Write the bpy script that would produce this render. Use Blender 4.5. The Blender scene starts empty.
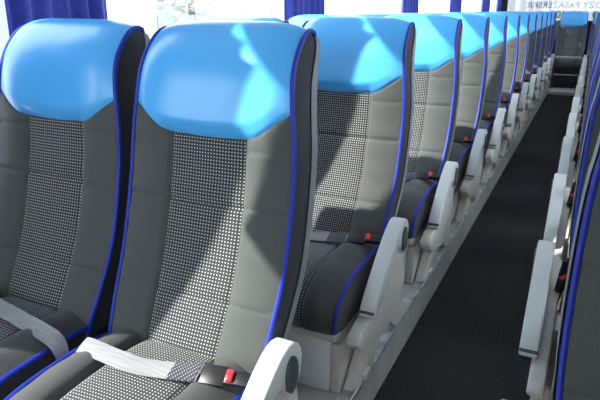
import bpy, bmesh, math, random
import numpy as np
from mathutils import Vector, Matrix, Euler
random.seed(7)
C = bpy.context.scene.collection
ZF = 0.50                    # aisle floor is 0.50 m below the seat/back junction height (local z=0)
PI = math.pi

# ------------------------------------------------------------------ materials
def mat(name, col, rough=.6, metal=0., spec=.5, sheen=0., coat=0.):
    m = bpy.data.materials.new(name); m.use_nodes = True
    b = m.node_tree.nodes['Principled BSDF']
    b.inputs['Base Color'].default_value = (*col, 1)
    b.inputs['Roughness'].default_value = rough
    b.inputs['Metallic'].default_value = metal
    b.inputs['Specular IOR Level'].default_value = spec
    b.inputs['Sheen Weight'].default_value = sheen
    b.inputs['Coat Weight'].default_value = coat
    return m
def N(m, t, **kw):
    n = m.node_tree.nodes.new(t)
    for k, v in kw.items():
        if k in n.inputs.keys() and not hasattr(n, k): n.inputs[k].default_value = v
        else: setattr(n, k, v)
    return n
def L(m, a, b): m.node_tree.links.new(a, b)
def math_n(m, op, a, b=None):
    n = m.node_tree.nodes.new('ShaderNodeMath'); n.operation = op
    for i, v in enumerate((a, b)):
        if v is None: continue
        if isinstance(v, (int, float)): n.inputs[i].default_value = v
        else: L(m, v, n.inputs[i])
    return n.outputs[0]
def noise_mat(name, c1, c2, scale, rough, bump=0., detail=3., metal=0., spec=.5, dist=.002, coords='Object', stretch=None, sheen=0.):
    m = mat(name, c1, rough, metal, spec, sheen); b = m.node_tree.nodes['Principled BSDF']
    tc = m.node_tree.nodes.new('ShaderNodeTexCoord')
    no = m.node_tree.nodes.new('ShaderNodeTexNoise'); no.inputs['Scale'].default_value = scale; no.inputs['Detail'].default_value = detail
    src = tc.outputs[coords]
    if stretch:
        mp = m.node_tree.nodes.new('ShaderNodeMapping'); mp.inputs['Scale'].default_value = stretch; L(m, src, mp.inputs['Vector']); src = mp.outputs[0]
    L(m, src, no.inputs['Vector'])
    r = m.node_tree.nodes.new('ShaderNodeValToRGB')
    r.color_ramp.elements[0].position = .35; r.color_ramp.elements[1].position = .65
    r.color_ramp.elements[0].color = (*c1, 1); r.color_ramp.elements[1].color = (*c2, 1)
    L(m, no.outputs['Fac'], r.inputs['Fac']); L(m, r.outputs[0], b.inputs['Base Color'])
    if bump:
        bp = m.node_tree.nodes.new('ShaderNodeBump'); bp.inputs['Strength'].default_value = bump; bp.inputs['Distance'].default_value = dist
        L(m, no.outputs['Fac'], bp.inputs['Height']); L(m, bp.outputs[0], b.inputs['Normal'])
    return m
def fabric(name, dark, light, pu, pv, size, diag=False, rough=.85, sheen=.15, wrinkle=.25):
    """woven cloth: light square dots on a dark ground, in metres of cloth (UV map)"""
    m = mat(name, dark, rough, 0, .25, sheen); b = m.node_tree.nodes['Principled BSDF']
    uv = m.node_tree.nodes.new('ShaderNodeUVMap'); sp = m.node_tree.nodes.new('ShaderNodeSeparateXYZ')
    L(m, uv.outputs[0], sp.inputs[0]); u, v = sp.outputs[0], sp.outputs[1]
    if diag:
        a = math_n(m, 'ADD', u, v); c = math_n(m, 'SUBTRACT', u, v); u, v = a, c
    def tri(x, p):
        f = math_n(m, 'FRACT', math_n(m, 'DIVIDE', x, p))
        return math_n(m, 'ABSOLUTE', math_n(m, 'SUBTRACT', f, .5))
    d = math_n(m, 'MAXIMUM', tri(u, pu), tri(v, pv))
    k = math_n(m, 'MULTIPLY', math_n(m, 'SUBTRACT', size, d), 9.)
    cl = m.node_tree.nodes.new('ShaderNodeClamp'); L(m, k, cl.inputs[0])
    mx = m.node_tree.nodes.new('ShaderNodeMix'); mx.data_type = 'RGBA'
    mx.inputs[6].default_value = (*dark, 1); mx.inputs[7].default_value = (*light, 1)
    L(m, cl.outputs[0], mx.inputs[0]); L(m, mx.outputs[2], b.inputs['Base Color'])
    no = m.node_tree.nodes.new('ShaderNodeTexNoise'); no.inputs['Scale'].default_value = 14.; no.inputs['Detail'].default_value = 2
    L(m, uv.outputs[0], no.inputs['Vector'])
    bp = m.node_tree.nodes.new('ShaderNodeBump'); bp.inputs['Strength'].default_value = wrinkle; bp.inputs['Distance'].default_value = .01
    L(m, no.outputs['Fac'], bp.inputs['Height'])
    b2 = m.node_tree.nodes.new('ShaderNodeBump'); b2.inputs['Strength'].default_value = .3; b2.inputs['Distance'].default_value = .0008
    L(m, cl.outputs[0], b2.inputs['Height']); L(m, bp.outputs[0], b2.inputs['Normal']); L(m, b2.outputs[0], b.inputs['Normal'])
    return m

M = {}
M['mesh'] = fabric('grey mesh cloth', (.062, .068, .066), (.205, .208, .195), .0042, .0042, .25, diag=True)
M['insert'] = fabric('dotted seat cloth', (.045, .046, .048), (.74, .75, .73), .0074, .0074, .215, wrinkle=.15)
M['side'] = noise_mat('dark side cloth', (.026, .029, .034), (.04, .043, .05), 700, .85, .2, sheen=.05)
M['cushdark'] = fabric('cushion cloth', (.045, .046, .046), (.16, .16, .155), .0042, .0042, .27, diag=True)
M['vinyl'] = noise_mat('blue vinyl', (.085, .46, .94), (.095, .48, .95), 9, .28, .22, detail=3, spec=.6, dist=.01)
M['pipe'] = noise_mat('blue piping', (.006, .020, .29), (.009, .030, .40), 500, .5, .2)
M['shell'] = noise_mat('grey shell plastic', (.24, .255, .26), (.28, .295, .30), 300, .5, .1)
M['arm'] = noise_mat('pale grey armrest plastic', (.60, .625, .605), (.64, .665, .645), 120, .45, .05)
M['beige'] = noise_mat('beige seat base plastic', (.58, .545, .49), (.64, .605, .55), 40, .45, .08)
M['white'] = noise_mat('white seat panel', (.78, .78, .82), (.82, .82, .85), 30, .5, .05)
M['cap'] = mat('dark grey plastic', (.06, .07, .07), .45)
M['black'] = mat('black plastic', (.012, .012, .014), .35)
M['red'] = mat('red button plastic', (.75, .03, .04), .3)
M['belt'] = noise_mat('grey belt webbing', (.22, .225, .225), (.32, .325, .325), 60, .45, .25, stretch=(.2, 8, 1), dist=.001)
M['label'] = fabric('stitched belt end', (.05, .05, .06), (.45, .46, .50), .006, .012, .22, diag=True)
M['alu'] = noise_mat('scratched aluminium', (.42, .42, .41), (.80, .80, .79), 22, .35, .15, detail=6, metal=.5)
M['chrome'] = mat('chrome', (.75, .75, .77), .15, 1)
M['carpet'] = noise_mat('black carpet', (.006, .006, .007), (.07, .07, .071), 210, .95, .9, detail=5, spec=.1, dist=.006)
M['podium'] = noise_mat('beige podium side', (.42, .41, .385), (.52, .505, .475), 12, .55, .05)
M['wall'] = noise_mat('light grey wall lining', (.45, .46, .47), (.50, .50, .51), 40, .7, .05)
M['ceil'] = noise_mat('pale ceiling lining', (.72, .72, .71), (.76, .76, .75), 60, .8, .05)
M['pillar'] = noise_mat('dark window pillar', (.03, .03, .045), (.045, .045, .06), 60, .6)
M['curtain'] = noise_mat('blue curtain cloth', (.035, .05, .36), (.05, .07, .45), 60, .8, .1, sheen=.3)
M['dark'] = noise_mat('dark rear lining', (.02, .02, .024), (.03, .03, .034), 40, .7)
M['text'] = mat('grey lettering film', (.24, .21, .20), .6)
# glass: clear pane with a faint reflection
g = bpy.data.materials.new('window glass'); g.use_nodes = True; nt = g.node_tree; nt.nodes.clear()
o = nt.nodes.new('ShaderNodeOutputMaterial'); mx = nt.nodes.new('ShaderNodeMixShader'); tr = nt.nodes.new('ShaderNodeBsdfTransparent'); gl = nt.nodes.new('ShaderNodeBsdfGlossy')
tr.inputs[0].default_value = (.93, .95, .96, 1); gl.inputs['Roughness'].default_value = .02; mx.inputs[0].default_value = .06
nt.links.new(tr.outputs[0], mx.inputs[1]); nt.links.new(gl.outputs[0], mx.inputs[2]); nt.links.new(mx.outputs[0], o.inputs[0]); M['glass'] = g
# rear film: white translucent sheet, lit from outside
g = bpy.data.materials.new('white translucent film'); g.use_nodes = True; nt = g.node_tree; nt.nodes.clear()
o = nt.nodes.new('ShaderNodeOutputMaterial'); mx = nt.nodes.new('ShaderNodeMixShader'); tr = nt.nodes.new('ShaderNodeBsdfTranslucent'); gl = nt.nodes.new('ShaderNodeBsdfDiffuse')
tr.inputs[0].default_value = (.56, .56, .56, 1); gl.inputs[0].default_value = (.85, .85, .85, 1); mx.inputs[0].default_value = .3
nt.links.new(tr.outputs[0], mx.inputs[1]); nt.links.new(gl.outputs[0], mx.inputs[2]); nt.links.new(mx.outputs[0], o.inputs[0]); M['film'] = g

# ------------------------------------------------------------------ object helpers
def link_mesh(name, me, m, parent=None, smooth=True):
    me.name = name
    if m: me.materials.append(m)
    if smooth:
        for p in me.polygons: p.use_smooth = True
    o = bpy.data.objects.new(name, me); C.objects.link(o)
    if parent: o.parent = parent
    return o
def tag(o, label=None, cat=None, group=None, kind=None):
    if label: o['label'] = label
    if cat: o['category'] = cat
    if group: o['group'] = group
    if kind: o['kind'] = kind
    return o
def empty(name, loc):
    o = bpy.data.objects.new(name, None); C.objects.link(o); o.location = loc; o.empty_display_size = .1; return o
class MB:
    """collects vertices and faces (with optional uv) into one mesh"""
    def __init__(s): s.v = []; s.f = []; s.uv = []
    def grid(s, P, UV=None, flip=False):
        P = np.asarray(P, float); n, m_ = P.shape[:2]; b = len(s.v)
        s.v += [tuple(p) for p in P.reshape(-1, 3)]
        for i in range(n-1):
            for j in range(m_-1):
                q = [(i, j), (i+1, j), (i+1, j+1), (i, j+1)]
                if flip: q.reverse()
                s.f.append([b + a*m_ + c for a, c in q])
                s.uv.append([tuple(UV[a][c]) if UV is not None else (0, 0) for a, c in q])
    def box(s, x0, x1, y0, y1, z0, z1):
        b = len(s.v); s.v += [(x, y, z) for x in (x0, x1) for y in (y0, y1) for z in (z0, z1)]
        for q in ((0,1,3,2),(4,6,7,5),(0,4,5,1),(2,3,7,6),(0,2,6,4),(1,5,7,3)):
            s.f.append([b+i for i in q]); s.uv.append([(0, 0)]*4)
    def prism(s, poly, x0, x1, axis='x'):
        """closed polygon in (y,z) extruded along x (or (x,z) along y)"""
        b = len(s.v); n = len(poly)
        for t in (x0, x1):
            for a, c in poly: s.v.append((t, a, c) if axis == 'x' else ((a, t, c) if axis == 'y' else (a, c, t)))
        s.f.append([b+i for i in range(n)][::-1]); s.f.append([b+n+i for i in range(n)])
        s.uv.append([(0, 0)]*n); s.uv.append([(0, 0)]*n)
        for i in range(n):
            j = (i+1) % n; s.f.append([b+i, b+j, b+n+j, b+n+i]); s.uv.append([(0, 0)]*4)
    def tube(s, pts, r, seg=8, cap=True):
        pts = [Vector(p) for p in pts]; rings = []; b = len(s.v); up = None
        for i, p in enumerate(pts):
            t = (pts[min(i+1, len(pts)-1)] - pts[max(i-1, 0)]).normalized()
            if up is None:
                up = Vector((0, 0, 1)) if abs(t.z) < .9 else Vector((1, 0, 0))
            a = t.cross(up).normalized(); up = a.cross(t).normalized()
            rr = r[i] if isinstance(r, (list, tuple)) else r
            for k in range(seg):
                q = p + a*math.cos(2*PI*k/seg)*rr + up*math.sin(2*PI*k/seg)*rr
                s.v.append(tuple(q))
        for i in range(len(pts)-1):
            for k in range(seg):
                k2 = (k+1) % seg
                s.f.append([b+i*seg+k, b+i*seg+k2, b+(i+1)*seg+k2, b+(i+1)*seg+k]); s.uv.append([(0, 0)]*4)
        if cap:
            s.f.append([b+k for k in range(seg)][::-1]); s.uv.append([(0, 0)]*seg)
            e = b+(len(pts)-1)*seg; s.f.append([e+k for k in range(seg)]); s.uv.append([(0, 0)]*seg)
    def build(s, name, m, parent=None, mir=1, bevel=0, smooth=True, dz=0., fix=True, seg=2):
        me = bpy.data.meshes.new(name)
        me.from_pydata([(x*mir, y, z+dz) for x, y, z in s.v], [], s.f)
        uvl = me.uv_layers.new(name='UVMap'); k = 0
        for p, us in zip(me.polygons, s.uv):
            for q, li in enumerate(p.loop_indices): uvl.data[li].uv = us[q]
        me.validate()
        bm = bmesh.new(); bm.from_mesh(me)
        if fix: bmesh.ops.recalc_face_normals(bm, faces=bm.faces)
        elif mir < 0: bmesh.ops.reverse_faces(bm, faces=bm.faces)
        if bevel:
            ed = [e for e in bm.edges if len(e.link_faces) == 2 and e.calc_face_angle(0) > .5]
            bmesh.ops.bevel(bm, geom=ed, offset=bevel, segments=seg, profile=.5, affect='EDGES', clamp_overlap=True)
        for e in bm.edges:
            if len(e.link_faces) == 2 and e.calc_face_angle(0) > .75: e.smooth = False
        bm.to_mesh(me); bm.free()
        return link_mesh(name, me, m, parent, smooth)

def cr(pts, n):
    """Catmull-Rom through pts (any dimension), n samples, even in arc length"""
    P = np.asarray(pts, float); P = np.vstack([2*P[0]-P[1], P, 2*P[-1]-P[-2]]); out = []
    for i in range(1, len(P)-2):
        for t in np.linspace(0, 1, 24, endpoint=False):
            a, b, c, d = P[i-1:i+3]
            out.append(.5*((2*b)+(-a+c)*t+(2*a-5*b+4*c-d)*t*t+(-a+3*b-3*c+d)*t**3))
    out.append(P[-2]); out = np.array(out)
    s = np.r_[0, np.cumsum(np.linalg.norm(np.diff(out[:, :2], axis=0), axis=1))]
    q = np.linspace(0, s[-1], n)
    return np.stack([np.interp(q, s, out[:, k]) for k in range(out.shape[1])], 1), q

# ------------------------------------------------------------------ the coach seat
# side profile of the backrest front edge: (y, z, half width)
PROF = [(-.200, -.03, .194), (-.185, .01, .196), (-.150, .08, .204), (-.100, .19, .209), (-.058, .34, .208), (-.042, .44, .204),
        (-.034, .50, .197), (-.020, .57, .190), (.004, .615, .187), (.040, .650, .185), (.072, .662, .183), (.100, .652, .183), (.110, .625, .183)]
REAR = [(-.110, -.03), (-.095, .01), (-.060, .08), (-.008, .19), (.032, .34), (.052, .44), (.064, .50), (.080, .57), (.094, .61), (.096, .640), (.072, .662)]
PR, PS = cr(PROF, 600)
SZ = 0.35      # local z of the junction above the podium top
def at_s(s):
    return np.array([np.interp(s, PS, PR[:, k]) for k in range(3)])
iz = int(np.argmax(PR[:, 1])); S_TOP = PS[iz]; S_END = PS[-1]
def s_of_z(z): return float(np.interp(z, PR[:iz, 1], PS[:iz]))
TAN = np.gradient(PR[:, :2], PS, axis=0)
def nrm(s):
    t = np.array([np.interp(s, PS, TAN[:, k]) for k in range(2)]); t /= np.linalg.norm(t)
    return np.array([-t[1], t[0]])      # points forward (-y)
UI = .46
def gs(x, w): return math.exp(-(x/w)**2)
def back_depth(u, s):
    a = abs(u); z = at_s(s)[1] if s <= S_TOP else .66
    sb = s_boundary(u)
    h = min(1, max(0, (s - sb)/.03)); l = 1-h
    # headrest crown, flattening over the top
    top = min(1, max(0, (S_END - s)/.09))
    hd = .024*(1-a**5)*(.35+.65*top)
    if a < UI: low = .001 + .004*math.cos(a/UI*PI/2)
    else:
        t = (a-UI)/(1-UI); low = .001*(1-t) + .013*math.sin(PI*min(1, t**.8))**.8
    low *= min(1, max(0.3, (s)/.05))
    seam = 0
    if s < sb:
        for zs, dp in ((.305, .006), (.112, .005)): seam += dp*gs(s - s_of_z(zs), .0055)
        if a > UI: seam += .004*gs(s - s_of_z(.425), .005)
        # small puckers of the cloth in the bolsters
        if a > UI: low += .0010*math.sin(s*95+u*3)*gs(s-s_of_z(.25), .16)
    seam += .004*gs(s - sb, .004) + (.003*gs((a-UI)*.207, .0045) if s < sb else 0)
    return hd*h + low*l - seam*min(1, (1-a)*14)
def s_boundary(u):
    x = abs(u)*.205
    z = .449 if x < .115 else .449 + (x-.115)/.085*.056
    z -= .004*math.cos(min(1, x/.1)*PI/2)
    k = .020                       # soften the corner
    if abs(x-.115) < k: z += (k-abs(x-.115))**2/k*.25
    return s_of_z(z)
def back_pt(u, s):
    y, z, w = at_s(s); n = nrm(s); d = back_depth(u, s)
    return (u*w*(1-.012*(1-abs(u))), y+n[0]*d, z+n[1]*d)
def sheet(us, s0, s1, rows):
    P = []; UV = []
    for i in range(rows+1):
        r = []; q = []
        for u in us:
            a = s0(u); b = s1(u); s = a + (b-a)*i/rows
            r.append(back_pt(u, s)); q.append((u*.207, s))
        P.append(r); UV.append(q)
    return P, UV
# cushion side profile (y, z, half width)
CP = [(-.165, -.012, .190), (-.24, .000, .197), (-.34, .002, .199), (-.43, -.002, .199), (-.495, -.018, .198), (-.535, -.050, .196), (-.550, -.092, .193), (-.540, -.140, .189)]
CR_, CS = cr(CP, 200); CT = np.gradient(CR_[:, :2], CS, axis=0)
def cush_pt(u, s):
    y, z, w = [np.interp(s, CS, CR_[:, k]) for k in range(3)]
    t = np.array([np.interp(s, CS, CT[:, k]) for k in range(2)]); t /= np.linalg.norm(t); n = (-t[1]*-1, -t[0]) if False else (t[1], -t[0])
    a = abs(u)
    if a < .5: d = .012+.006*math.cos(a/.5*PI/2)
    else: q = (a-.5)/.5; d = .012*(1-q) + .022*math.sin(PI*q**.8)
    d -= .006*gs((a-.5)*.21, .0045)
    d += .0012*math.sin(s*60+u*4)*(a > .5)
    d *= min(1, (CS[-1]-s)/.03+.15)
    return (u*w, y+n[0]*d, z+n[1]*d)
def cush_sheet(us, rows=60):
    P = []; UV = []
    for i in range(rows+1):
        s = CS[-1]*i/rows
        P.append([cush_pt(u, s) for u in us]); UV.append([(u*.21, s) for u in us])
    return P, UV

def make_back(root, mir):
    b = MB(); us = np.linspace(-1, 1, 49); P, UV = sheet(us, s_boundary, lambda u: S_END, 44); b.grid(P, UV)
    b.build('headrest', M['vinyl'], root, mir, dz=SZ)
    b = MB()
    for us in (np.linspace(-1, -UI, 17), np.linspace(UI, 1, 17)):
        P, UV = sheet(us, lambda u: 0., s_boundary, 110); b.grid(P, UV)
    b.build('backrest', M['mesh'], root, mir, dz=SZ, fix=False)
    b = MB(); P, UV = sheet(np.linspace(-UI, UI, 21), lambda u: 0., s_boundary, 110); b.grid(P, UV)
    b.build('backrest_centre_panel', M['insert'], root, mir, dz=SZ, fix=False)
    R, _ = cr(REAR, 60); F = np.array([at_s(s) for s in np.linspace(0, S_TOP, 60)])
    for sx in (-1, 1):
        b = MB(); P = []
        for i in range(60):
            w = F[i][2]; row = []
            for t in np.linspace(0, 1, 7):
                yz = F[i][:2]*(1-t) + R[i]*t
                row.append((sx*(w + .004*math.sin(PI*t)), yz[0], yz[1]))
            P.append(row)
        b.grid(P); b.build('side_panel', M['side'], root, mir, dz=SZ)
        b = MB(); Sx = list(np.linspace(0, S_TOP+.018, 60))
        b.tube([(sx*(at_s(s)[2]+.001), at_s(s)[0], at_s(s)[1]) for s in Sx] + [(sx*.184, .094, .645), (sx*.185, .098, .62), (sx*.187, .094, .59)], .0056, 8)
        b.build('backrest_piping', M['pipe'], root, mir, dz=SZ)
    b = MB(); P = []
    for i in range(60):
        y, z = R[i]; w = F[i][2] + (.006 if mir < 0 else .001); z = min(z, .648); wf = (.050 if mir < 0 else .014)*min(1, (59-i)/10)
        P.append([(-w-.004, y-wf, z), (-w-.006, y+.010, z), (-w*.93, y+.024, z), (-w*.5, y+.031, z), (0, y+.033, z), (w*.5, y+.031, z), (w*.93, y+.024, z), (w+.006, y+.010, z), (w+.004, y-wf, z)])
    P = [[(x, y-.03, z-.14) for x, y, z in P[0]]] + P
    b.grid(P); b.build('back_shell', M['shell'], root, mir, dz=SZ)

def make_cushion(root, mir, bench=False):
    b = MB()
    for us in (np.linspace(-1, -.5, 13), np.linspace(.5, 1, 13)):
        P, UV = cush_sheet(us); b.grid(P, UV)
    for sx in (-1, 1):      # dark flanks down to the pan
        P = []
        for k in range(len(CS)):
            if k % 8: continue
            y, z, w = CR_[k]; f = k/len(CS)
            P.append([(sx*w, y, z), (sx*(w+.002), y*.97-.008, (z-.150)/2), (sx*(w-.006), min(y*.94-.02, -.2), -.155)])
        b.grid(P)
    cu = b.build('seat_cushion', M['cushdark'], root, mir, dz=SZ)
    b = MB(); P, UV = cush_sheet(np.linspace(-.5, .5, 21)); b.grid(P, UV)
    b.build('cushion_centre_panel', M['insert'], root, mir, dz=SZ, fix=False)
    for sx in (-1, 1):
        b = MB(); b.tube([(sx*(w+.001), y, z) for y, z, w in CR_[8::6]], .0062, 8)
        b.build('cushion_piping', M['pipe'], root, mir, dz=SZ)
    b = MB(); b.prism([(-.548, -.140), (-.54, -.165), (-.47, -.205), (-.36, -.232), (-.16, -.235), (-.13, -.10), (-.16, -.05), (-.22, -.13), (-.40, -.148)], -.192, .192)
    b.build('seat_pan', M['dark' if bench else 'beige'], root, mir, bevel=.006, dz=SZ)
    b = MB(); b.prism([(-.165, -.42), (.168, -.42), (.168, -.15), (-.165, -.15)], -.515, -.47, 'y')
    fp = None
    b = MB(); b.box(-.185, .168, -.515, -.485, -.35, -.15)
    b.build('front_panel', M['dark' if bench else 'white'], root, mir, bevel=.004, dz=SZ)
    b = MB(); b.box(.169, .199, -.513, -.30, -.35, -.19)
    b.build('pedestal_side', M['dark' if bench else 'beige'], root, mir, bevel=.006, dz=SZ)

def make_belt(root, mir, taut):
    X0, X1 = -.205, .185
    def ribbon(pts, w, thick=.0016):
        b = MB(); P = []; UV = []; acc = 0
        A, S = cr(pts, 40)
        for i in range(40):
            x, y, z, tw = A[i]
            dy, dz = math.cos(tw), math.sin(tw)
            row = []; q = []
            for t in (-1, -.5, 0, .5, 1):
                row.append((x, y+dy*w/2*t, z+dz*w/2*t + .0008*math.cos(t*PI))); q.append((S[i], t*w/2))
            P.append(row); UV.append(q)
        b.grid(P, UV); b.grid([[(x, y, z-thick) for x, y, z in r] for r in P], UV, flip=True)
        return b
    if taut:      # window seats: webbing drawn right across and tucked down beside the seat
        rb = ribbon([(-.15, -.245, .036, .35), (0, -.270, .036, .32), (.12, -.288, .034, .32), (.185, -.298, .031, .35), (.216, -.301, .022, .4), (.234, -.302, -.008, .5), (.238, -.302, -.05, .6)], .038)
        rb.build('seat_belt', M['belt'], root, mir, dz=SZ)
        b = MB(); b.prism([(-.168, -.262), (-.145, -.262), (-.145, -.222), (-.168, -.222)], .020, .046, 'z')
        b.build('belt_buckle', M['black'], root, mir, bevel=.003, dz=SZ)
        return
    rb = ribbon([(X0+.002, -.262, -.03, .5), (X0+.012, -.280, .012, .45), (X0+.05, -.296, .034, .40), (X0+.14, -.305, .036, .36), (0, -.302, .034, .36), (.075, -.285, .036, .42), (.118, -.275, .040, .5)] + ([] if mir > 0 else [(.18, -.285, .062, .6), (.205, -.298, .075, .8)]), .038)
    bt = rb.build('seat_belt', M['belt'], root, mir, dz=SZ)
    rl = ribbon([(.060, -.2890, .0370, .41), (.088, -.2825, .0388, .45), (.115, -.2760, .0415, .5)], .039, .003)
    rl.build('belt_label', M['label'], bt, mir, dz=SZ)
    d = Vector((1, .16, .02)).normalized(); p = Vector((.142, -.274, .041))
    if mir < 0: d = Vector((.10, .25, -1)).normalized(); p = Vector((.214, -.30, .085))
    b = MB()
    def obox(c, l, w, h):
        R = Matrix.Rotation(math.atan2(d.y, d.x), 3, 'Z') @ Matrix.Rotation(-math.asin(d.z), 3, 'Y') @ Matrix.Rotation(.55, 3, 'X'); i0 = len(b.v)
        b.box(-l/2, l/2, -w/2, w/2, -h/2, h/2)
        b.v[i0:] = [tuple(c + R @ Vector(v)) for v in b.v[i0:]]
    obox(p + d*.008, .052, .040, .008)
    b.build('belt_tongue', M['black'], root, mir, bevel=.002, dz=SZ)
    b = MB(); obox(p + d*.062, .060, .028, .017)
    bk = b.build('belt_buckle', M['black'], root, mir, bevel=.004, dz=SZ)
    b = MB(); obox(p + d*.043 + Vector((0, -.004, .006)), .014, .024, .017)
    b.build('release_button', M['red'], bk, mir, bevel=.003, dz=SZ)
    b = MB(); b.tube([p + d*.09, p + d*.105 + Vector((0, .02, -.015)), p + d*.10 + Vector((.005, .07, -.07))], .008, 8)
    b.build('buckle_stalk', M['black'], bk, mir, dz=SZ)

def make_aisle_fittings(root, mir, dx=0.):
    """armrest, its pivot and the beige bracket on the aisle side; local x of the seat edge is .215"""
    X0, X1 = .229+dx, .274+dx
    # armrest: curved bar sloping down to the front
    top = [(-.150, .02), (-.142, .062), (-.160, .096), (-.200, .108), (-.245, .092), (-.30, .056), (-.36, .010), (-.42, -.040), (-.455, -.080)]
    bot = [(-.462, -.100), (-.44, -.112), (-.40, -.075), (-.34, -.020), (-.28, .020), (-.235, .035), (-.215, .02), (-.20, -.005), (-.175, -.012)]
    top = [(a, c-.012) for a, c in top]; bot = [(a, c-.010) for a, c in bot]
    T, _ = cr(top, 24); B, _ = cr(bot, 16)
    b = MB(); b.prism([tuple(p) for p in T] + [tuple(p) for p in B], X0, X1)
    ar = b.build('armrest', M['arm'], root, mir, bevel=.005, dz=SZ, seg=3)
    b = MB(); b.prism([(-.4625, -.098), (-.450, -.090), (-.385, -.062), (-.380, -.074), (-.438, -.124)], X0+.0005, X1-.0005)
    b.build('armrest_end_cap', M['cap'], ar, mir, bevel=.003, dz=SZ)
    b = MB(); pts = []
    for k in range(24):
        a = 2*PI*k/24; pts.append((-.194+.024*math.cos(a), .032+.040*math.sin(a)))
    b.prism(pts, X1-.004, X1+.006); b.build('armrest_pivot_cap', M['cap'], ar, mir, bevel=.002, dz=SZ)
    # side bracket: shield under the armrest
    sh = [(-.145, .03), (-.135, -.06), (-.12, -.14), (-.15, -.215), (-.25, -.245), (-.36, -.235), (-.47, -.205), (-.525, -.175), (-.54, -.150), (-.50, -.125), (-.44, -.115), (-.36, -.060), (-.28, -.005), (-.22, .02), (-.18, .04)]
    S, _ = cr(sh + [sh[0]], 60)
    b = MB(); b.prism([tuple(p) for p in S[:-1]], .222, .262)
    b.build('side_bracket', M['beige'], root, mir, bevel=.007, dz=SZ, seg=3)
    lg = [(-.15, -.19), (-.05, -.26), (.02, -.345), (-.06, -.350), (-.13, -.315), (-.20, -.262), (-.27, -.262), (-.335, -.315), (-.375, -.350), (-.50, -.350), (-.475, -.31), (-.42, -.255), (-.38, -.20), (-.27, -.175)]
    S, _ = cr(lg + [lg[0]], 56)
    b = MB(); b.prism([tuple(p) for p in S[:-1]], .205, .243)
    for i, v in enumerate(b.v): b.v[i] = (v[0], v[1], max(v[2], -.336))
    b.build('seat_leg', M['beige'], root, mir, bevel=.006, dz=SZ, seg=2)
    b = MB(); b.box(.222, .254, -.445, -.395, -.336, -.310)
    fb = b.build('floor_clamp', M['beige'], root, mir, bevel=.005, dz=SZ)
    b = MB(); b.tube([(.246, -.44, -.328), (.246, -.56, -.330)], .0055, 10)
    b.build('clamp_bolt', M['chrome'], fb, mir, dz=SZ)

def make_seat(name, mir=1, aisle=True, belt=True, bench=False):
    r = empty(name, (0, 0, 0))
    make_back(r, mir); make_cushion(r, mir, bench)
    if belt: make_belt(r, mir, not aisle)
    if aisle: make_aisle_fittings(r, mir, 0 if mir > 0 else .020)
    return r
def copy_tree(o, parent=None):
    c = o.copy(); C.objects.link(c)
    if parent: c.parent = parent
    for ch in list(o.children): copy_tree(ch, c)
    return c
ZP = .15
ordn = ['nearest', 'second', 'third', 'fourth', 'fifth', 'sixth', 'seventh', 'eighth', 'ninth', 'tenth', 'eleventh', 'twelfth']
PITCH = .7697; NR = 12
protos = {'la': make_seat('coach_seat', 1, True), 'lw': make_seat('coach_seat', 1, False)}
protos['be'] = make_seat('rear_bench_seat', 1, False, False, True)
protos['ra'] = make_seat('coach_seat', -1, True)
used = set()
def place(kind, loc, label, group, rz=0):
    p = protos[kind]
    o = p if kind not in used else copy_tree(p)
    used.add(kind); o.location = loc; o['label'] = label; o['category'] = 'seat'; o['group'] = group
    return o
XL, XLW, XR, XRW = -.207, -.664, .740, 1.197
for k in range(NR):
    y = k*PITCH; n = ordn[k]
    far = '' if k < 11 else ', last before the rear bench'
    extra = {0: ', largest in view', 1: ', red buckle showing', 2: ', red buckle showing'}.get(k, '')
    place('la', (XL, y, ZP), f'aisle seat left of the aisle, {n} row from the camera{far}{extra}', 'aisle seats of the left block')
    place('lw', (XLW, y, ZP), f'window seat left of the aisle, {n} row from the camera{far}', 'window seats of the left block')
    place('ra', (XR, y, ZP), f'aisle seat right of the aisle, {n} row from the camera, seen edge-on with blue piping', 'aisle seats of the right block')
    place('lw', (XRW, y, ZP), f'window seat right of the aisle, {n} row, behind the edge-on aisle seats', 'window seats of the right block')
place('ra', (XR, -PITCH, ZP), 'unseen aisle seat right of the aisle, added ahead of the nearest edge-on one to block light', 'aisle seats of the right block')  # out-of-frame row added to keep front light off the nearest right seat
place('lw', (XRW, -PITCH, ZP), 'unseen window seat right of the aisle, added ahead of the nearest window seat to block light', 'window seats of the right block')
YB = 9.35
bench = [(-.70, 'rear bench seat at the far left window'), (-.235, 'rear bench seat between the left window and the middle one'), (.225, 'middle rear bench seat facing straight down the aisle, blue headrest'),
         (.69, 'rear bench seat just right of the middle one'), (1.155, 'rear bench seat at the far right window')]
for x, lab in bench: place('be', (x, YB, ZP), lab, 'rear bench seats')

# ------------------------------------------------------------------ the coach body
XA, XB = -1.0, 1.52          # inner faces of the side walls
Y0, Y1 = -3.4, 9.80          # front, rear
ZC = 2.08
def S(name, b, m, bevel=0, smooth=False):
    return tag(b.build(name, m, None, bevel=bevel, smooth=smooth), kind='structure')
b = MB(); b.box(XA, XB, Y0, Y1, -.05, 0); S('floor', b, M['carpet'])
b = MB(); b.box(XA, .031, Y0+.9, 8.70, .001, ZP); S('trim_1', b, M['podium'], .004)
b = MB(); b.box(.489, XB, Y0+.9, 8.70, .001, ZP); S('trim_2', b, M['podium'], .004)
b = MB(); b.box(XA, XB, 8.90, Y1, .001, ZP); S('trim_3', b, M['dark'], .004)
b = MB(); b.box(0.034, .486, 8.35, 8.90, .001, .045); S('trim_4', b, M['podium'], .004)
b = MB(); b.box(XA-.04, XB+.04, Y0, Y1+.04, ZC, ZC+.05); S('ceiling', b, M['ceil'])
WZ0, WZ1 = .78, 1.97
PY = [-1.45+1.95*i for i in range(7)]        # pillar centres
PY = [-1.75, .30, 2.03, 4.13, 6.10, 8.22]
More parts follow.
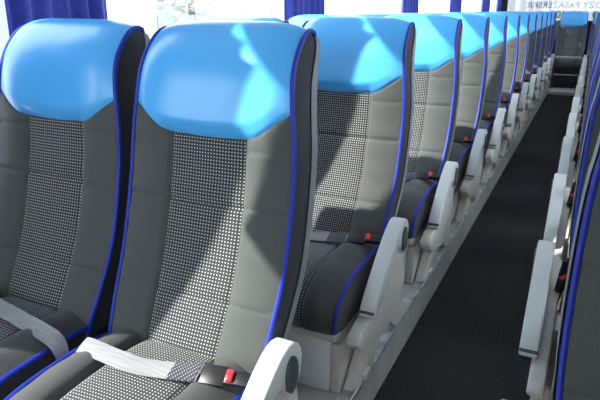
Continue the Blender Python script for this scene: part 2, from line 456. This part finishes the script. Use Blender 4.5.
for nm, x0, x1 in (('left', XA-.05, XA), ('right', XB, XB+.05)):
    b = MB(); b.box(x0, x1, Y0, Y1, 0, WZ0); b.box(x0, x1, Y0, Y1, WZ1, ZC)
    for p in PY: b.box(x0, x1, p-.05, p+.05, WZ0, WZ1)
    b.box(x0, x1, Y1-.12, Y1, WZ0, WZ1); b.box(x0, x1, Y0, Y0+.08, WZ0, WZ1)
    S('wall_'+nm, b, M['wall'])
    xi = x1 if nm == 'left' else x0
    s_ = 1 if nm == 'left' else -1
    b = MB(); b.box(min(xi+s_*.002, xi+s_*.03), max(xi+s_*.002, xi+s_*.03), Y0+.02, Y1-.02, WZ0-.03, WZ0-.004); S('trim_5' if nm == 'left' else 'trim_6', b, M['pillar'], .004)
    ys = [Y0+.08] + [v for p in PY for v in (p-.05, p+.05)] + [Y1-.12]
    for i in range(0, len(ys), 2):
        b = MB(); b.box((x0+x1)/2-.003, (x0+x1)/2+.003, ys[i], ys[i+1], WZ0, WZ1)
        S('window_%d' % (i//2+1 + (0 if nm == 'left' else 7)), b, M['glass'])
# rear wall with the window and its film
RX0, RX1, RZ0, RZ1 = -.86, 1.38, 1.035, 1.90
b = MB(); b.box(XA-.05, XB+.05, Y1, Y1+.05, 0, RZ0); b.box(XA-.05, XB+.05, Y1, Y1+.05, RZ1, ZC)
b.box(XA-.05, RX0, Y1, Y1+.05, RZ0, RZ1); b.box(RX1, XB+.05, Y1, Y1+.05, RZ0, RZ1)
# lower left / right corners of the opening are cut off at a slant
b.prism([(RX0, RZ0), (RX0+.10, RZ0), (RX0, RZ0+.14)], Y1, Y1+.05, 'y'); b.prism([(RX1, RZ0), (RX1, RZ0+.14), (RX1-.10, RZ0)], Y1, Y1+.05, 'y')
S('wall_rear', b, M['dark'])
b = MB(); b.box(RX0, RX1, Y1+.020, Y1+.026, RZ0, RZ1); rw = S('window_15', b, M['glass'])
b = MB(); b.box(RX0+.001, RX1-.001, Y1+.029, Y1+.030, RZ0, RZ1); fo = b.build('window_film', M['film'], rw, smooth=False)
def text(body, x, z, size, name):
    cu = bpy.data.curves.new(name, 'FONT'); cu.body = body; cu.size = size; cu.extrude = .0005; cu.offset = size*.022; cu.space_character = 1.08
    to = bpy.data.objects.new(name, cu); C.objects.link(to); bpy.context.view_layer.update()
    me = bpy.data.meshes.new_from_object(to.evaluated_get(bpy.context.evaluated_depsgraph_get())); bpy.data.objects.remove(to)
    me.transform(Matrix.Translation((x, Y1+.0275, z)) @ Matrix.Rotation(PI, 4, 'Z') @ Matrix.Rotation(PI/2, 4, 'X'))
    return link_mesh(name, me, M['text'], fo, smooth=False)
text('PRZEWOZY PASAŻERSKIE', 1.06, 1.235, .132, 'film_lettering')
text('TEL. 40 572 407', 1.02, 1.075, .165, 'film_lettering')
# windscreen frame at the front, behind the camera
b = MB(); b.box(XA-.05, XB+.05, Y0-.05, Y0, 0, 1.15); b.box(XA-.05, XB+.05, Y0-.05, Y0, 1.98, ZC); S('wall_front', b, M['wall'])
b = MB(); b.box(XA, XB, Y0-.03, Y0-.024, 1.15, 1.98); S('window_16', b, M['glass'])

# aluminium seat rails along both podium edges
for x0, x1, sd in ((-.006, .033, 'left'), (.487, .526, 'right')):
    b = MB(); b.box(x0, x1, Y0+.95, 8.69, ZP+.0005, ZP+.0085); b.box(x0+.030 if sd == 'left' else x0, x1 if sd == 'left' else x1-.030, Y0+.95, 8.69, ZP-.018, ZP+.0005)
    tag(b.build('seat_rail', M['alu'], None, bevel=.0015, smooth=False), f'scratched aluminium rail along the {sd} edge of the aisle, under the seats', 'rail')
# grab frame ahead of the middle rear seat
r = empty('guard_rail', (.245, 8.74, .0)); tag(r, 'pale grey tube frame across the end of the aisle before the rear seat', 'rail')
b = MB(); b.tube([(-.19, 0, .52), (.19, 0, .52)], .014, 10); b.build('upper_bar', M['arm'], r)
b = MB(); b.tube([(-.19, 0, .26), (.19, 0, .26)], .008, 10); b.build('lower_bar', M['alu'], r)
for x in (-.19, .19):
    b = MB(); b.tube([(x, 0, .0), (x, 0, .535)], .012, 10); b.build('post', M['cap'], r)

# curtains gathered at the pillars
def curtain(x, y0, y1, label):
    b = MB(); P = []; nz = 26; ny = 90; sd = 1 if x < 0 else -1
    ph = random.random()*6
    for i in range(nz+1):
        t = i/nz; z = WZ0-.02 + t*(1.90-WZ0)
        w = 1 - .04*math.sin(PI*t)
        row = []
        for j in range(ny+1):
            s = j/ny; yc = (y0+y1)/2
            amp = .018*(.7+.3*math.sin(3*t+s*9))
            row.append((x + sd*(.022+amp*math.sin(s*2*PI*(y1-y0)/.075+ph+.5*math.sin(2*t))), yc + (s-.5)*(y1-y0)*w, z))
        P.append(row)
    b.grid(P); b.grid([[(px+sd*.0015, py, pz) for px, py, pz in r] for r in P], flip=True)
    return tag(b.build('window_curtain', M['curtain'], None, fix=False), label, 'curtain', 'gathered window curtains')
cl = [(-.73, -.11, 'added to shade the nearest row'), (.08, .50, 'placed between the nearest and second rows to shade the second'), (1.78, 2.28, 'nearest of the blue ones in view, at the left windows'),  # first two added to shape the shade on the nearest two rows
      (3.87, 4.42, 'second in view along the left windows'), (5.80, 6.40, 'third in view along the left windows'),
      (7.85, 8.60, 'fourth in view along the left windows'), (9.30, 9.76, 'dark and farthest, in the rear left corner')]
for y0, y1, lab in cl: curtain(XA+.012, y0, y1, 'dark blue gathered curtain, '+lab)
for i, (y0, y1, lab) in enumerate(cl[1:]): curtain(XB-.012, y0, y1, 'dark blue gathered curtain at the right windows, number %s from the front' % ['one', 'two', 'three', 'four', 'five', 'six', 'seven'][i])

M['blind'] = noise_mat('grey blind cloth', (.30, .31, .33), (.34, .35, .37), 80, .9)
def blind(y0, y1, drop, label, side=1, group='added light-blocking blinds on the left windows'):  # unseen blinds, added only to keep sun and sky off some seats
    yc = (y0+y1)/2; h = (y1-y0)/2
    r = empty('added_shade_blind', (XA+.045 if side > 0 else XB-.045, yc, 1.94)); tag(r, label, 'blind', group)
    b = MB(); b.tube([(.0, -h, .018), (.0, h, .018)], .018, 12); b.build('roller', M['shell'], r)
    b = MB(); b.box(-.0015, .0015, -h+.02, h-.02, -drop, 0); b.build('cloth', M['blind'], r, smooth=False)
    b = MB(); b.box(-.007, .007, -h+.02, h-.02, -drop-.015, -drop); b.build('bottom_bar', M['cap'], r, bevel=.003)
blind(-1.68, -.755, .38, 'grey blind added half down at the left window to shade the nearest row')
blind(-3.28, -1.82, 1.12, 'grey blind added over the foremost left window to cut front light')
blind(4.45, 5.76, .46, 'grey blind added above the left window between the second and third curtains to shade the far rows')
blind(6.44, 7.82, .46, 'grey blind added above the left window between the third and fourth curtains to shade the far rows')

blind(-3.28, -1.82, 1.12, 'grey blind added over the foremost right window to darken the near seats', -1, 'added light-blocking blinds on the right windows')
blind(-1.68, -.02, 1.12, 'grey blind added over the second right window to darken the near seats', -1, 'added light-blocking blinds on the right windows')

# ------------------------------------------------------------------ outside
M['ground'] = noise_mat('pale paving', (.42, .41, .39), (.50, .49, .47), 2, .9)
M['facade'] = noise_mat('pale plaster', (.62, .58, .54), (.70, .66, .62), 1.5, .9)
M['roofm'] = noise_mat('faded roof', (.42, .36, .36), (.50, .44, .43), 3, .9)
M['pane'] = mat('dark pane', (.25, .30, .34), .15)
M['leaf'] = noise_mat('pale foliage', (.42, .46, .38), (.55, .58, .48), 4, .9, .6)
M['bark'] = noise_mat('bark', (.12, .09, .07), (.2, .16, .13), 10, .9, .5)
b = MB(); b.box(-60, 60, -60, 80, -.95, -.90); tag(b.build('ground', M['ground'], None, smooth=False), kind='structure')
def house(x, y, w, d, h, label):
    r = empty('building', (x, y, -.90)); tag(r, label, 'building', 'pale buildings outside')
    b = MB(); b.box(-d/2, d/2, -w/2, w/2, 0, h); b.build('facade', M['facade'], r, smooth=False)
    b = MB(); b.prism([(-d/2-.4, h), (d/2+.4, h), (0, h+1.6)], -w/2-.3, w/2+.3, 'y'); b.build('roof', M['roofm'], r, smooth=False)
    n = int(w//2.4)
    for fl in range(int(h//2.8)):
        for i in range(n):
            yy = -w/2 + (i+.5)*w/n
            b = MB(); b.box(d/2-.02, d/2+.05, yy-.5, yy+.5, fl*2.8+1.0, fl*2.8+2.3); b.build('window', M['pane'], r, smooth=False)
house(-15, 6, 12, 7, 5.8, 'pale two-storey building outside, beyond the nearest left windows')
house(-17, 22, 14, 7, 5.8, 'pale two-storey building outside, beyond the farther left windows')
def tree(x, y, h, rr, label):
    r = empty('tree', (x, y, -.90)); tag(r, label, 'tree', 'pale trees outside')
    b = MB(); b.tube([(0, 0, 0), (.05, 0, h*.3), (0, .05, h*.6)], [.16, .13, .07], 8); b.build('trunk', M['bark'], r)
    bm = bmesh.new(); rd = random.Random(int(x*7+y))
    for k in range(420):
        a = rd.random()*2*PI; e = math.acos(2*rd.random()-1); q = rr*(.55+.45*rd.random())
        c = Vector((q*math.cos(a)*math.sin(e), q*math.sin(a)*math.sin(e), h*.68+q*math.cos(e)*.9))
        n = Vector((rd.gauss(0, 1), rd.gauss(0, 1), rd.gauss(0, 1))).normalized(); t = n.orthogonal().normalized()*.2; u_ = n.cross(t).normalized()*.14
        bm.faces.new([bm.verts.new(c+v) for v in (t, u_, -t, -u_)])
    me = bpy.data.meshes.new('crown'); bm.to_mesh(me); bm.free(); link_mesh('crown', me, M['leaf'], r, smooth=False)
tree(-9.5, 12.5, 4.6, 1.7, 'leafy tree outside between the two pale buildings')

K = .8
# ------------------------------------------------------------------ light
w = bpy.data.worlds.new('sky'); bpy.context.scene.world = w; w.use_nodes = True
bg = w.node_tree.nodes['Background']; bg.inputs[0].default_value = (.86, .93, 1, 1); bg.inputs[1].default_value = 4.8
sd = bpy.data.lights.new('sun', 'SUN'); sd.energy = 10; sd.angle = math.radians(.8); sd.color = (1, .95, .87)
so = bpy.data.objects.new('sun', sd); C.objects.link(so)
dirv = Vector((1, K, -.9)).normalized(); so.rotation_euler = dirv.to_track_quat('-Z', 'Y').to_euler(); so.location = (4, -4, 5)

# ------------------------------------------------------------------ camera
cam = bpy.data.cameras.new('camera'); co = bpy.data.objects.new('camera', cam); C.objects.link(co); bpy.context.scene.camera = co
yaw, pitch, roll = .4552, .3228, .0023
fw = Vector((-math.sin(yaw)*math.cos(pitch), math.cos(yaw)*math.cos(pitch), -math.sin(pitch)))
rt = Vector((math.cos(yaw), math.sin(yaw), 0)); up = rt.cross(fw)
r2 = rt*math.cos(roll)+up*math.sin(roll); u2 = -rt*math.sin(roll)+up*math.cos(roll)
co.matrix_world = Matrix(((r2.x, u2.x, -fw.x, .4963), (r2.y, u2.y, -fw.y, -1.0329), (r2.z, u2.z, -fw.z, .7041+ZF), (0, 0, 0, 1)))
cam.sensor_width = 36; cam.lens = 570.3/600*36; cam.clip_start = .02; cam.clip_end = 300
sc = bpy.context.scene
sc.view_settings.view_transform = 'Standard'; sc.view_settings.look = 'None'; sc.view_settings.exposure = 0.38; sc.view_settings.gamma = 1; sc.view_settings.use_curve_mapping = False
sc.cycles.use_denoising = True
sc.cycles.max_bounces = 10; sc.cycles.diffuse_bounces = 6; sc.cycles.transparent_max_bounces = 12
sc.cycles.sample_clamp_indirect = 8
